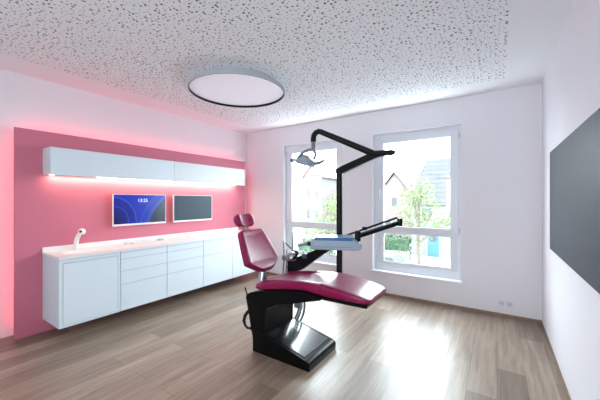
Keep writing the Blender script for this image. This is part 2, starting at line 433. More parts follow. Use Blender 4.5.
# ---------------------------------------------------------------- base units
YC = [1.07+.566*i for i in range(6)]
CF = -3.55; CZ0, CZ1 = .147, .83
def carcass(t, y0, y1, left_side=False):
    bm = B(); box(bm, PF+.001, CF-.022, y0+(.017 if left_side else .001), y1-.001, CZ0, .775 if left_side else CZ1, .001)
    if left_side: box(bm, PF+.001, CF-.012, y0, y0+.016, CZ0, CZ1, .001); box(bm, CF-.05, CF-.022, y0+.017, y1-.001, .776, CZ1)
    obj('body', bm, M['satin'], t)
    bm = B(); box(bm, CF-.021, CF-.012, y0+.003, y1-.003, CZ0+.002, CZ1-.001); obj('shadow_gap', bm, M['gap'], t)
def front(t, name, y0, y1, z0, z1):
    bm = B(); box(bm, CF-.011, CF, y0, y1, z0, z1, .0012); return obj(name, bm, M['satin'], t)
def unit_drawers(y0, y1, zs, label, names):
    t = thing('base_cabinet', label, 'cabinet', ((PF+CF)/2, (y0+y1)/2, CZ0), 'white wall-hung base cabinets')
    carcass(t, y0, y1)
    for (z0, z1), nm in zip(zs, names): front(t, nm, y0+.0035, y1-.0035, z0+.002, z1-.002)
    front(t, 'top_rail', y0+.003, y1-.003, .812, .829)
    return t
# sink unit with a framed door
t = thing('base_cabinet', 'white base cabinet under the tap with one framed door', 'cabinet', ((PF+CF)/2, YC[0]+.28, CZ0), 'white wall-hung base cabinets')
carcass(t, YC[0], YC[1], True)
bm = B(); y0, y1 = YC[0], YC[1]-.003
box(bm, CF-.011, CF, y0, y0+.03, CZ0, .812, .001); box(bm, CF-.011, CF, y1-.022, y1, CZ0, .812, .001)
box(bm, CF-.011, CF, y0+.03, y1-.022, CZ0, CZ0+.018, .001); box(bm, CF-.011, CF, y0+.03, y1-.022, .785, .812, .001)
obj('frame', bm, M['satin'], t)
front(t, 'door', YC[0]+.034, y1-.026, CZ0+.022, .781)
front(t, 'top_rail', YC[0], y1, .815, .829)
DZ = [(.735, .810), (.598, .735), (.447, .598), (CZ0, .447)]
u2 = unit_drawers(YC[1], YC[2], DZ, 'white four-drawer base cabinet beside the framed door cabinet', ['drawer']*4)
u3 = duplicate(u2, (0, .566, 0)); u3['label'] = 'white four-drawer base cabinet between another drawer cabinet and a door cabinet'
DZ2 = [(.598, .810), (CZ0, .598)]
u4 = unit_drawers(YC[3], YC[4], DZ2, 'white base cabinet with one drawer over a door, beside the four-drawer cabinets', ['drawer', 'door'])
u5 = duplicate(u4, (0, .566, 0)); u5['label'] = 'last white base cabinet of the row, partly behind the chair backrest'

# worktop with splashback and moulded basin (oval recess)
t = thing('worktop', 'continuous white worktop with moulded basin over the base cabinets', 'worktop', (-3.78, 2.48, .83))
bm = B(); X0, X1 = PF+.001, -3.545; Y0, Y1 = YC[0]-.003, YC[5]+.003
bcx, bcy, bax, bay = -3.76, 1.40, .13, .24
n = 48
top_z = .852
ring = [bm.verts.new((bcx+bax*cos(2*pi*k/n), bcy+bay*sin(2*pi*k/n), top_z)) for k in range(n)]
def edge_pt(a):
    dx, dy = cos(a), sin(a)
    # project on a rectangle around the basin
    x0_, x1_, y0_, y1_ = X0, X1, Y0, 1.8
    ts = []
    if dx > 1e-9: ts.append((x1_-bcx)/dx)
    if dx < -1e-9: ts.append((x0_-bcx)/dx)
    if dy > 1e-9: ts.append((y1_-bcy)/dy)
    if dy < -1e-9: ts.append((y0_-bcy)/dy)
    q = min(ts); return (bcx+dx*q, bcy+dy*q, top_z)
outer = [bm.verts.new(edge_pt(2*pi*k/n)) for k in range(n)]
for k in range(n): bm.faces.new((ring[k], ring[(k+1) % n], outer[(k+1) % n], outer[k]))
prev = ring
for f, dz in ((.96, -.004), (.9, -.03), (.78, -.055), (.4, -.066)):
    nr = [bm.verts.new((bcx+bax*f*cos(2*pi*k/n), bcy+bay*f*sin(2*pi*k/n), top_z+dz)) for k in range(n)]
    for k in range(n): bm.faces.new((prev[k], prev[(k+1) % n], nr[(k+1) % n], nr[k]))
    prev = nr
bm.faces.new(prev)
# corner patches of the basin field
for cx, cy in ((X0, Y0), (X1, Y0), (X0, 1.8), (X1, 1.8)):
    vs = sorted(outer, key=lambda v: (v.co.x-cx)**2+(v.co.y-cy)**2)
    ax = [v for v in vs if abs(v.co.x-cx) < 1e-6][0]; ay = [v for v in vs if abs(v.co.y-cy) < 1e-6][0]
    if ax is not ay: bm.faces.new((ax, ay, bm.verts.new((cx, cy, top_z))))
box(bm, X0, X1, 1.8, Y1, .831, top_z)
box(bm, X1-.006, X1, Y0, 1.8, .831, top_z-.0003); box(bm, X0, X1-.006, Y0, Y0+.006, .831, top_z-.0003)
obj('worktop_slab', bm, M['top'], t, smooth=True, sharp=25)
bm = B(); box(bm, X0, X0+.014, Y0, Y1, top_z, .906, .002); obj('splashback', bm, M['top'], t)
bm = B(); lathe(bm, [(0, 0), (.02, 0), (.02, .003), (0, .004)], 16, frame_mx((bcx, bcy, top_z-.065))); obj('drain', bm, M['steel'], t)

# sensor tap
t = thing('sensor_tap', 'white sensor tap with a round head and black spot, standing behind the basin', 'tap', (-3.965, 1.35, top_z))
bm = B(); tube(bm, [(-3.965, 1.35, top_z), (-3.965, 1.35, top_z+.01), (-3.963, 1.352, .93), (-3.955, 1.358, .98), (-3.925, 1.372, 1.03), (-3.905, 1.38, 1.05)], [.028, .024, .023, .023, .023, .024], 20)
obj('body', bm, M['top'], t)
hd = Vector((-3.885, 1.38, 1.055))
bm = B(); bmesh.ops.create_uvsphere(bm, u_segments=24, v_segments=16, radius=.036, matrix=Matrix.Translation(hd)); obj('head', bm, M['top'], t)
dv = Vector((.72, -.62, .15)).normalized()
bm = B(); lathe(bm, [(0, .004), (.014, .003), (.0145, -.004), (0, -.004)], 20, Matrix.Translation(hd+dv*.035) @ dv.to_track_quat('Z', 'Y').to_matrix().to_4x4()); obj('sensor', bm, M['dark'], t)
bm = B(); tube(bm, [hd+Vector((.006, 0, -.03)), hd+Vector((.012, 0, -.052))], [.011, .008], 14); obj('nozzle', bm, M['grey'], t)

# keyboard, mouse and small holder
t = thing('keyboard', 'white keyboard lying on the worktop under the monitors', 'keyboard', (-3.86, 2.06, top_z+.001))
bm = B(); box(bm, -3.93, -3.80, 1.91, 2.21, top_z+.001, top_z+.013, .003); obj('keyboard_body', bm, M['lgrey'], t)
bm = B()
for r_ in range(5):
    for k in range(14): box(bm, -3.922+r_*.024, -3.922+r_*.024+.020, 1.917+k*.0205, 1.917+k*.0205+.0178, top_z+.0131, top_z+.017)
ks = obj('keys', bm, M['top'], t, smooth=False); ks['kind'] = 'stuff'
def mouse(x, y, label, name, mt, r=.03, l=.05):
    bm = B(); secs = []
    for k in range(9):
        s_ = -1+2*k/8; q = math.sqrt(max(0, 1-s_*s_*.96)); ww = r*q+.001; hh = .028*q**.7+.001
        secs.append([(x+ww*cos(a_), y+s_*l, top_z+.001+hh*max(0, sin(a_))) for a_ in [2*pi*j/16 for j in range(16)]])
    loft(bm, secs); return tagp(obj(name, bm, mt), label, name.replace('_', ' '))
mouse(-3.87, 2.30, 'small grey computer mouse to the right of the keyboard', 'computer_mouse', M['mouse'])
mouse(-3.90, 1.86, 'small grey object at the left end of the keyboard', 'pen_holder', M['lgrey'], .018, .03)

# monitors on wall brackets
def monitor(y0, on, label):
    y1 = y0+.70; z0, z1 = 1.082, 1.486; xf = -3.95
    t = thing('monitor', label, 'monitor', (xf, (y0+y1)/2, z0), 'wall-mounted monitors under the cabinets')
    bm = B(); box(bm, xf-.026, xf-.003, y0, y1, z0, z1, .004); 
    obj('housing', bm, M['top'], t)
    bm = B(); e = .007
    box(bm, xf-.003, xf, y0, y0+e, z0, z1); box(bm, xf-.003, xf, y1-e, y1, z0, z1); box(bm, xf-.003, xf, y0+e, y1-e, z1-e, z1); box(bm, xf-.003, xf, y0+e, y1-e, z0, z0+.024)
    obj('bezel', bm, M['top'], t)
    bm = B(); box(bm, xf-.0029, xf-.0012, y0+e, y1-e, z0+.024, z1-e); obj('screen', bm, M['screen'] if on else M['screenoff'], t, smooth=False)
    bm = B(); box(bm, PF+.001, xf-.026, (y0+y1)/2-.06, (y0+y1)/2+.06, 1.22, 1.34, .003); obj('wall_bracket', bm, M['grey'], t)
    bm = B(); box(bm, xf-.024, xf-.012, (y0+y1)/2-.07, (y0+y1)/2+.07, z0-.008, z0, .002); obj('speaker_bar', bm, M['grey'], t)
    return t
mo = monitor(1.731, True, 'switched-on monitor with a blue picture and clock under the wall cabinets')
monitor(2.552, False, 'switched-off dark monitor with white edge, nearer the windows')
def text(name, s, size, loc, m, parent):
    cu = bpy.data.curves.new(name, 'FONT'); cu.body = s; cu.size = size; cu.align_x = 'CENTER'; cu.align_y = 'CENTER'; cu.extrude = .0002
    cu.materials.append(m)
    o = bpy.data.objects.new(name, cu); C.objects.link(o)
    me = bpy.data.meshes.new_from_object(o); bpy.data.objects.remove(o); me.name = name
    o = bpy.data.objects.new(name, me); C.objects.link(o)
    o.parent = parent; o.location = Vector(loc)-worldloc(parent); o.rotation_euler = (pi/2, 0, pi/2); return o
text('clock_digits', '13:25', .062, (-3.9505, 2.10, 1.405), M['clock'], mo)

# ---------------------------------------------------------------- display on the right wall
t = thing('wall_display', 'large dark grey flat display mounted on the right wall', 'display', (XR-.03, 2.65, .965))
bm = B(); box(bm, XR-.0275, XR-.004, 1.72, 3.482, .968, 1.847, .003); obj('housing', bm, M['tvback'], t)
bm = B(); box(bm, XR-.0295, XR-.0275, 1.725, 3.478, .972, 1.843, .0006); obj('screen', bm, M['tvoff'], t)
bm = B(); box(bm, XR-.004, XR, 2.2, 3.0, 1.2, 1.6); obj('wall_bracket', bm, M['grey'], t)

# sockets
t = thing('power_socket', 'white double wall socket low on the wall by the right corner', 'socket', (.085, YB, .13))
bm = B(); box(bm, .005, .165, YB-.009, YB, .12, .20, .003); obj('plate', bm, M['socket'], t)
for x in (.045, .125):
    bm = B(); lathe(bm, [(.027, .0), (.027, .004), (.021, .004), (.020, .0005), (0, .0005)], 24, frame_mx((x, YB-.009, .16), rx=pi/2)); 
    s_ = obj('socket_insert', bm, M['socketd'], t)
    bm = B()
    for dx in (-.009, .009): tube(bm, [(x+dx, YB-.0098, .16), (x+dx, YB-.011, .16)], .003, 8)
    obj('pin_hole', bm, M['dark'], s_)

# ---------------------------------------------------------------- ceiling ring lamp
LC = (-2.475, 2.405); LR = .54
t = thing('ceiling_lamp', 'large flat round white ceiling lamp with black inner edge', 'ceiling lamp', (LC[0], LC[1], 2.75))
bm = B(); lathe(bm, [(LR-.10, 0), (LR-.10, -.075), (0, -.075), ], 64, frame_mx((LC[0], LC[1], H-.0)))
obj('lamp_body', bm, M['ringin'], t)
zb = 2.64
bm = B(); lathe(bm, [(LR, zb), (LR, zb+.034), (LR-.008, zb+.034), (LR-.008, zb)], 96, frame_mx((LC[0], LC[1], 0)), closed=True); obj('rim', bm, M['ringin'], t)
bm = B(); lathe(bm, [(LR-.0082, zb), (LR-.0082, zb+.033), (LR-.014, zb+.033), (LR-.014, zb)], 96, frame_mx((LC[0], LC[1], 0)), closed=True); obj('inner_rim', bm, M['blackmat'], t)
bm = B(); lathe(bm, [(0, zb+.034), (LR-.0145, zb+.034), (LR-.0145, zb+.026), (0, zb+.026)], 96, frame_mx((LC[0], LC[1], 0))); obj('diffuser', bm, M['diff'], t)

# ---------------------------------------------------------------- dental chair
YN, YF, YM = 2.04, 2.50, 2.27
ch = thing('dental_chair', 'burgundy dental chair on a black pedestal in the middle of the room', 'dental chair', (-1.6, YM, 0))
# foot plate with sloping top
bm = B(); prism(bm, [(-1.90, .0), (-1.275, .0), (-1.27, .055), (-1.283, .074), (-1.31, .084), (-1.76, .185), (-1.90, .2)], YN-.005, YF+.01, 'y', .006)
obj('base_plate', bm, M['black'], ch)
bm = B(); q = Matrix.Translation((-1.54, YM, .1375)) @ Euler((0, math.atan2(.101, .45), 0)).to_matrix().to_4x4()
box(bm, -.205, .205, -.205, .205, -.002, .003, .0015, q); obj('tread_plate', bm, M['plate'], ch)
# column and the beam under the seat
prof = [(-1.888, .012), (-1.765, .012), (-1.762, .40), (-1.735, .435), (-1.62, .485), (-1.42, .535), (-1.175, .603), (-1.175, .632), (-1.34, .65), (-1.56, .625), (-1.87, .56), (-1.95, .535), (-1.995, .505), (-2.0, .48)]
bm = B(); prism(bm, prof, YN+.005, YF-.01, 'y', .008); obj('pedestal', bm, M['black'], ch)
bm = B(); prism(bm, [(-1.165, .603), (-.80, .606), (-.79, .615), (-.79, .633), (-1.165, .634)], YN+.03, YF-.03, 'y', .005); obj('leg_rest_tray', bm, M['black'], ch)

def interp(tab, x):
    for (a, *va), (b_, *vb) in zip(tab, tab[1:]):
        if a <= x <= b_:
            f = (x-a)/(b_-a); f2 = f
            return [p+(q_-p)*f2 for p, q_ in zip(va, vb)]
    return tab[-1][1:] if x > tab[-1][0] else tab[0][1:]
# (x, half width, top, bottom)
seat = [(-1.905, .17, .612, .575), (-1.893, .195, .632, .566), (-1.84, .215, .655, .567), (-1.78, .232, .678, .58), (-1.56, .24, .715, .624), (-1.34, .24, .738, .652), (-1.176, .236, .742, .634)]
leg = [(-1.170, .236, .742, .634), (-1.05, .234, .728, .634), (-.90, .228, .705, .634), (-.815, .215, .686, .634), (-.785, .20, .674, .636), (-.77, .175, .66, .642)]
def padx(tab, dipf, name, mt, ends):
    bm = B(); secs = []
    x0, x1 = tab[0][0], tab[-1][0]; xs_ = []
    for (a, *_), (b_, *_) in zip(tab, tab[1:]):
        k = max(1, int((b_-a)/.03)); xs_ += [a+(b_-a)*j/k for j in range(k)]
    xs_.append(x1)
    for x in xs_:
        w, zt, zb_ = interp(tab, x)
        secs.append([(x, YM+y, zt+z) for y, z in padsec(w, zt-zb_, dipf(x))])
    # pull the end rings in a little for a soft edge
    for e_, dx in ends:
        s_ = secs[e_]; c = Vector((s_[0][0], YM, sum(p[2] for p in s_)/len(s_)))
        n_ = [tuple(Vector(p)*.93+Vector((p[0], c.y, c.z))*.07+Vector((dx, 0, 0))) for p in s_]
        if e_ == 0: secs.insert(0, n_)
        else: secs.append(n_)
    loft(bm, secs); return obj(name, bm, mt, ch, sharp=50)
sd = lambda x: .016*max(0, min(1, (x+1.85)/.2))*(1 if x < -1.5 else max(.2, 1-(x+1.5)/.5))
padx(seat, sd, 'seat_cushion', M['vinyl'], [(-1, .004)])
padx(leg, lambda x: .004, 'leg_cushion', M['vinyl'], [(0, -.004)])

# backrest and headrest in their own tilted frames: local x = normal (front), y = across, z = along
def padz(tab, m4, dipf, name, e=.3, flat=.5):
    bm = B(); secs = []
    zs = []
    for (a, *_), (b_, *_) in zip(tab, tab[1:]):
        k = max(1, int((b_-a)/.02)); zs += [a+(b_-a)*j/k for j in range(k)]
    zs.append(tab[-1][0])
    for z in zs:
        w, f, t_ = interp(tab, z)
        secs.append([(f+n_, y, z) for y, n_ in padsec(w, t_, dipf(z), e, 40, flat)])
    loft(bm, secs, m4); return obj(name, bm, M['vinyl'], ch, sharp=50)
tilt = math.atan2(.175, .29)
mb = Matrix.Translation((-1.905, YM, .735)) @ Euler((0, -tilt, 0)).to_matrix().to_4x4()
back = [(-.022, .05, -.012, .03), (-.012, .075, 0, .055), (.008, .115, .004, .07), (.085, .232, .004, .075), (.098, .238, .004, .075), (.13, .232, .004, .075), (.25, .206, .004, .075), (.40, .170, .004, .072), (.425, .162, .002, .062), (.435, .146, -.008, .045)]
padz(back, mb, lambda z: .016*max(0, min(1, (z-.02)/.08))*max(0, min(1, (.44-z)/.05)), 'backrest', .2, .46)
bm = B(); prism(bm, [(-.09, .03), (.09, .03), (.15, .10), (.12, .33), (-.12, .33), (-.15, .10)], -.098, -.07, 'x', .006, mb); obj('backrest_shell', bm, M['lgrey'], ch)
mh = Matrix.Translation((-2.18, YM, 1.158)) @ Euler((0, -radians(26), 0)).to_matrix().to_4x4()
head = [(-.012, .085, -.014, .04), (0, .105, 0, .062), (.03, .118, .006, .085), (.07, .118, .008, .092), (.105, .112, .004, .085), (.122, .098, -.006, .06), (.128, .08, -.016, .036)]
padz(head, mh, lambda z: .03*max(0, min(1, (z+.01)/.05))*max(.2, min(1, (.14-z)/.05)), 'headrest', .34, .25)
bm = B(); 
for dy in (-.025, .025): tube(bm, [mb @ Vector((-.055, dy, .40)), mh @ Vector((-.06, dy, .02))], .008, 10)
obj('headrest_rod', bm, M['steel'], ch)
# steel support between seat and backrest
bm = B(); tube(bm, [(-1.975, YM-.01, .53), (-1.975, YM-.01, .62), (-1.975, YM, .70), (-2.02, YM, .80)], [.05, .045, .036, .028], 18); obj('backrest_post', bm, M['steel'], ch)
# hook-shaped handle and release lever at the back of the pedestal
bm = B(); tube(bm, [(-1.99, 2.10, .345), (-2.01, 2.09, .33), (-2.03, 2.07, .29), (-2.035, 2.06, .245), (-2.02, 2.06, .205), (-1.985, 2.06, .185), (-1.95, 2.065, .195), (-1.92, 2.08, .215)], [.012, .016, .017, .016, .013, .012, .011, .010], 12, 0); obj('tube_hook', bm, M['blackmat'], ch)
bm = B(); tube(bm, [(-1.985, 2.10, .47), (-2.02, 2.085, .50), (-2.04, 2.08, .56)], .007, 8); obj('release_lever', bm, M['blackmat'], ch)
bm = B(); tube(bm, [(-1.93, 2.05, .19), (-1.985, 2.05, .195)], .009, 10); obj('side_stop', bm, M['blackmat'], ch)
# supply hoses hanging behind the pedestal
for dx in (0, -.05, -.085):
    bm = B(); tube(bm, [(-1.69+dx, 2.525, .52), (-1.667+dx*.8, 2.56, .40), (-1.668+dx*.8, 2.565, .27), (-1.71+dx*.9, 2.565, .15), (-1.79+dx, 2.56, .04)], .011, 12, 8); obj('supply_hose', bm, M['hose'], ch)
bm = B(); box(bm, -1.74, -1.66, 2.485, 2.53, .30, .46, .006); obj('connector_box', bm, M['grey'], ch)

# ---------------------------------------------------------------- post and operating light
PXc, PYc = -1.28, 2.60
t = thing('unit_post', 'upright black post rising from the far side of the chair', 'post', (PXc, PYc, .50))
bm = B(); tube(bm, [(PXc, PYc, .47), (PXc, PYc, 1.672)], .029, 28); obj('pole', bm, M['blackmat'], t)
bm = B(); prism(bm, [(-1.40, 2.40), (-1.24, 2.40), (-1.235, 2.62), (-1.325, 2.64)], .475, .535, 'z', .006); obj('bracket', bm, M['black'], t)
bm = B(); tube(bm, [(PXc, PYc, 1.015), (PXc, PYc, 1.075)], .034, 24); obj('collar', bm, M['blackmat'], t)
t = thing('operating_light', 'operating light on black folding arms at the top of the post', 'dental light', (PXc, PYc, 1.672))
J = Vector((-.83, 2.60, 1.825))
bm = B(); tube(bm, [(PXc, PYc, 1.673), (PXc, PYc, 1.70)], .034, 24)
prism(bm, [(-1.31, 1.674), (-1.245, 1.674), (-.90, 1.797), (-.82, 1.81), (-.82, 1.848), (-.93, 1.852), (-1.24, 1.742), (-1.31, 1.715)], PYc-.028, PYc+.028, 'y', .006)
obj('lower_arm', bm, M['blackmat'], t)
bm = B(); prism(bm, [(-1.24, 1.658), (-.90, 1.789), (-.83, 1.802), (-.83, 1.810), (-.90, 1.798), (-1.24, 1.666)], PYc-.012, PYc+.012, 'y', .001); obj('arm_cover', bm, M['lgrey'], t)
bm = B(); tube(bm, [(-.94, 2.57, 1.831), (-.755, 2.575, 1.826)], .026, 20); tube(bm, [(-.755, 2.575, 1.826), (-.735, 2.576, 1.8255)], .021, 20); obj('joint', bm, M['blackmat'], t)
A0 = Vector((-.93, 2.57, 1.833)); A1 = Vector((-1.36, 2.38, 2.045))
bm = B(); tube(bm, [A0, A0.lerp(A1, .5), A1], [.030, .028, .025], 20); tube(bm, [A0, A0+Vector((-.01, -.004, -.002))], .028, 20)
E1 = Vector((-1.405, 2.36, 2.035))
tube(bm, [A1+Vector((.02, .009, -.010)), A1, A1+Vector((-.02, -.009, .006)), E1+Vector((.0, 0, .005)), E1+Vector((-.018, -.006, -.02)), E1+Vector((-.022, -.008, -.05)), E1+Vector((-.022, -.008, -.08))], .0255, 20)
obj('upper_arm', bm, M['blackmat'], t)
S0 = E1+Vector((-.022, -.008, -.08))
bm = B(); tube(bm, [S0, S0+Vector((0, 0, -.055))], .019, 18); tube(bm, [S0+Vector((0, 0, -.055)), S0+Vector((0, 0, -.085))], .015, 18); obj('swivel', bm, M['grey'], t)
# fork, reflector and handles; camera-facing width direction
R_ = Vector((.95, .30, 0)).normalized(); U_ = Vector((0, 0, 1)); Fd = R_.cross(U_)
c0 = S0+Vector((0, 0, -.07)); hc = c0+R_*(-.075)+U_*(-.085)
def lp(a_, b_, c_=0): return hc+R_*a_+U_*b_+Fd*c_
bm = B(); tube(bm, [lp(.07, .085), lp(.03, .083), lp(-.02, .062), lp(-.06, .03), lp(-.085, -.005)], .014, 12, 6)
tube(bm, [lp(.075, .08), lp(.093, .05), lp(.092, .02), lp(.075, -.015)], .013, 12, 6); obj('fork', bm, M['grey'], t)
bm = B(); q = Matrix.Translation(lp(.0, -.02)) @ Matrix((( R_.x, Fd.x, U_.x, 0), (R_.y, Fd.y, U_.y, 0), (R_.z, Fd.z, U_.z, 0), (0, 0, 0, 1))) @ Euler((radians(-14), radians(16), 0)).to_matrix().to_4x4() @ Matrix.Diagonal((1.15, .95, 1, 1))
lathe(bm, [(0, .042), (.03, .038), (.065, .012), (.082, -.022), (.08, -.03), (.06, -.022), (.03, -.012), (0, -.01)], 36, q); obj('reflector', bm, M['reflector'], t)
bm = B(); q2 = Matrix.Translation(lp(-.01, .01)) @ q.to_3x3().normalized().to_4x4(); box(bm, -.055, .04, -.03, .03, 0, .028, .01, q2); obj('lamp_head', bm, M['grey'], t)
bm = B(); tube(bm, [lp(-.04, .0, .0), lp(-.125, -.008)], [.017, .015], 14); obj('handle', bm, M['lgrey'], t)
bm = B(); bmesh.ops.create_uvsphere(bm, u_segments=16, v_segments=12, radius=.018, matrix=Matrix.Translation(lp(-.135, -.008))); obj('handle_knob', bm, M['dhose'], t)
bm = B(); tube(bm, [lp(.07, -.045), lp(.11, -.045), lp(.15, -.035), lp(.178, -.018)], [.018, .013], 12, 6); obj('handle', bm, M['hose'], t, label='curved grey handle')

# ---------------------------------------------------------------- instrument tray on its arms
t = thing('instrument_tray', 'pale instrument tray with blue top on a long black double arm, over the seat', 'instrument tray', (PXc, PYc, 1.04))
q = frame_mx((-1.105, 2.16, 0), rz=radians(24))
sh = []
for x, d0, d1, zt, zb_ in ((-.193, .075, .075, 1.068, 1.04), (-.188, .09, .09, 1.085, 1.022), (-.175, .10, .10, 1.100, 1.015), (-.15, .103, .103, 1.112, 1.013), (.13, .103, .103, 1.112, 1.013), (.16, .098, .10, 1.098, 1.013), (.20, .088, .09, 1.075, 1.018), (.215, .07, .07, 1.06, 1.03)):
    w = (d0+d1)/2; s_ = padsec(w, zt-zb_, 0, .24, 40); sh.append([(x, y, zt+z) for y, z in s_])
bm = B(); loft(bm, sh, q); obj('tray_shell', bm, M['traybody'], t, sharp=50)
bm = B(); prism(bm, [(-.108, 1.092), (-.104, 1.092), (-.103, 1.112), (.103, 1.112), (.104, 1.092), (.108, 1.092), (.107, 1.117), (-.107, 1.117)], -.155, .145, 'x', .0008, q); obj('tray_mat', bm, M['blue'], t)
bm = B(); box(bm, -.16, .14, -.1045, -.100, 1.040, 1.045, .001, q); obj('accent_line', bm, M['grey'], t)
bm = B(); tube(bm, [q @ Vector((-.19, -.03, 1.055)), q @ Vector((-.222, -.035, 1.053))], .019, 14); obj('handle_socket', bm, M['blackmat'], t)
bm = B(); tube(bm, [q @ Vector((-.222, -.035, 1.055)), q @ Vector((-.30, -.04, 1.035))], [.014, .012], 14); obj('handle', bm, M['grey'], t)
K = q @ Vector((.185, .02, 0))
bm = B(); tube(bm, [(K.x, K.y, 1.075), (K.x, K.y, 1.155)], .024, 22); tube(bm, [(K.x, K.y, 1.155), (K.x, K.y, 1.162)], .02, 22); obj('swivel_knob', bm, M['blackmat'], t)
JT = Vector((-.69, 2.56, 1.235))
A = Vector((K.x, K.y, 1.125))
def barbox(p, q_, w, hgt, bev=.004):
    d = (q_-p); L = d.length; m4 = Matrix.Translation(p) @ d.to_track_quat('X', 'Z').to_matrix().to_4x4()
    bm = B(); box(bm, 0, L, -w/2, w/2, -hgt/2, hgt/2, bev, m4); return bm
obj('near_arm', barbox(A+Vector((0, 0, -.012)), JT+Vector((0, 0, -.02)), .03, .028), M['blackmat'], t)
obj('arm_cover', barbox(A.lerp(JT, .04)+Vector((0, 0, .008)), A.lerp(JT, .97)+Vector((0, 0, .0))+Vector((0, 0, -.002)), .02, .008, .001), M['dhose'], t)
bm = B(); tube(bm, [JT+Vector((0, 0, -.045)), JT+Vector((0, 0, .02))], .022, 20); obj('joint', bm, M['blackmat'], t)
P0 = Vector((PXc, PYc, 1.045))
obj('far_arm', barbox(P0+Vector((.037, -.003, .012)), JT+Vector((-.02, 0, .026)), .02, .018), M['blackmat'], t)
bm = B(); mid = P0.lerp(JT, .45); box(bm, mid.x-.02, mid.x+.02, mid.y-.015, mid.y+.015, mid.z+.004, mid.z+.034, .004); obj('arm_lock', bm, M['blackmat'], t)

# ---------------------------------------------------------------- assistant arm with suction holder
YA = 2.62
t = thing('suction_unit', 'black assistant arm with suction tubes behind the seat', 'suction unit', (-1.44, YA, .5))
bm = B(); prism(bm, [(-1.90, .66), (-1.80, .64), (-1.72, .67), (-1.47, .86), (-1.42, .89), (-1.42, .93), (-1.49, .93), (-1.72, .815), (-1.90, .765)], YA-.035, YA+.035, 'y', .008)
obj('arm', bm, M['blackmat'], t)
bm = B(); prism(bm, [(-1.47, .90), (-1.40, .90), (-1.39, .955), (-1.40, .975), (-1.55, .975), (-1.56, .955), (-1.48, .95)], YA-.03, YA+.03, 'y', .006); obj('arm_elbow', bm, M['blackmat'], t)
bm = B(); box(bm, -1.90, -1.82, YA-.04, YA+.04, .50, .70, .006); box(bm, -1.88, -1.84, 2.505, YA, .505, .53, .003); obj('mount', bm, M['blackmat'], t)
bm = B(); lathe(bm, [(.0, .0), (.06, .0), (.075, .03), (.068, .06), (.045, .085), (.0, .09)], 28, frame_mx((-1.845, YA-.02, .762))); obj('holder_cap', bm, M['steel'], t)
bm = B(); tube(bm, [(-1.80, YA-.07, .79), (-1.765, YA-.06, .82), (-1.77, YA-.03, .85), (-1.81, YA-.02, .86)], .013, 12, 5); obj('holder_loop', bm, M['blackmat'], t)
bm = B(); box(bm, -1.70, -1.645, YA-.05, YA-.01, .80, .852, .006); obj('valve_block', bm, M['dhose'], t)
bm = B(); box(bm, -1.985, -1.905, YA-.03, YA+.03, .745, .80, .01); obj('tube_holder', bm, M['grey'], t)
for (x, z0, z1, r_) in ((-1.97, .76, .955, .009), (-1.93, .76, .86, .008)):
    bm = B(); tube(bm, [(x, YA, z0), (x-.005, YA, z1-.06), (x-.008, YA-.005, z1)], [r_, r_, r_*.6], 10); obj('suction_tip', bm, M['grey'], t)
    bm = B(); tube(bm, [(x, YA, z0-.01), (x-.012, YA, .6), (x, YA, .4), (x+.01, YA, .2), (x+.03, YA, .02)], .010, 10, 6); obj('suction_hose', bm, M['hose'], t)
bm = B(); tube(bm, [(-1.78, YA-.02, .84), (-1.86, YA-.03, .89), (-1.925, YA-.04, .945)], [.009, .006], 10); obj('syringe', bm, M['dhose'], t)
bm = B(); tube(bm, [(-1.88, YA+.03, .80), (-1.88, YA+.03, 1.06)], [.006, .004], 10); obj('suction_tip', bm, M['dhose'], t)
bm = B(); tube(bm, [(-1.43, YA, .97), (-1.43, YA, 1.09)], [.009, .007], 10); obj('upright_instrument', bm, M['grey'], t)

# ---------------------------------------------------------------- outside
G = -3.4
bm = B(); box(bm, -60, 40, YB+3, 90, G-.2, G); struct('ground', bm, M['asphalt'], smooth=False)
def house(name, label, x0, x1, y0, y1, eave, ridge, wm, rm, gable_front=False, hip=0):
    t = thing(name, label, 'house', ((x0+x1)/2, (y0+y1)/2, G))
    bm = B(); box(bm, x0, x1, y0, y1, G, eave)
    if gable_front:
        xm_ = (x0+x1)/2; prism(bm, [(x0, eave), (x1, eave), (xm_, ridge-.1)], y0, y1, 'y')
    obj('wall', bm, wm, t, smooth=False)
    bm = B(); o_ = .35
    if gable_front:
        xm_ = (x0+x1)/2; k = (ridge-eave)/(xm_-x0)
        for s_ in (1, -1):
            xe = x0-o_ if s_ == 1 else x1+o_
            ze = eave-k*o_
            prism(bm, [(xe, ze+.05), (xm_, ridge+.05), (xm_, ridge+.22), (xe, ze+.22)], y0-.3, y1+.3, 'y')
    else:
        ym = (y0+y1)/2
        v = [bm.verts.new(p) for p in ((x0-o_, y0-o_, eave), (x1+o_, y0-o_, eave), (x1+o_, y1+o_, eave), (x0-o_, y1+o_, eave), (x0-o_+hip, ym, ridge), (x1+o_-hip, ym, ridge))]
        for f in ((0, 1, 5, 4), (1, 2, 5), (2, 3, 4, 5), (3, 0, 4), (0, 3, 2, 1)): bm.faces.new([v[i] for i in f])
    obj('roof', bm, rm, t, smooth=False)
    return t
def hwindow(t, x, z, y, w=1.0, h=1.3):
    bm = B(); e = .09
    box(bm, x-w/2, x-w/2+e, y-.06, y, z, z+h); box(bm, x+w/2-e, x+w/2, y-.06, y, z, z+h); box(bm, x-w/2+e, x+w/2-e, y-.06, y, z, z+e); box(bm, x-w/2+e, x+w/2-e, y-.06, y, z+h-e, z+h)
    f = obj('house_window', bm, M['hframe'], t)
    bm = B(); box(bm, x-w/2+e, x+w/2-e, y-.03, y, z+e, z+h-e); obj('pane', bm, M['hwin'], f, smooth=False)
hA = house('roofed_house', 'pale house with a big grey tiled roof and blue door, across the street', -6.3, 3.6, 27, 34, 1.0, 5.4, M['render'], M['rooftile'], hip=1.0)
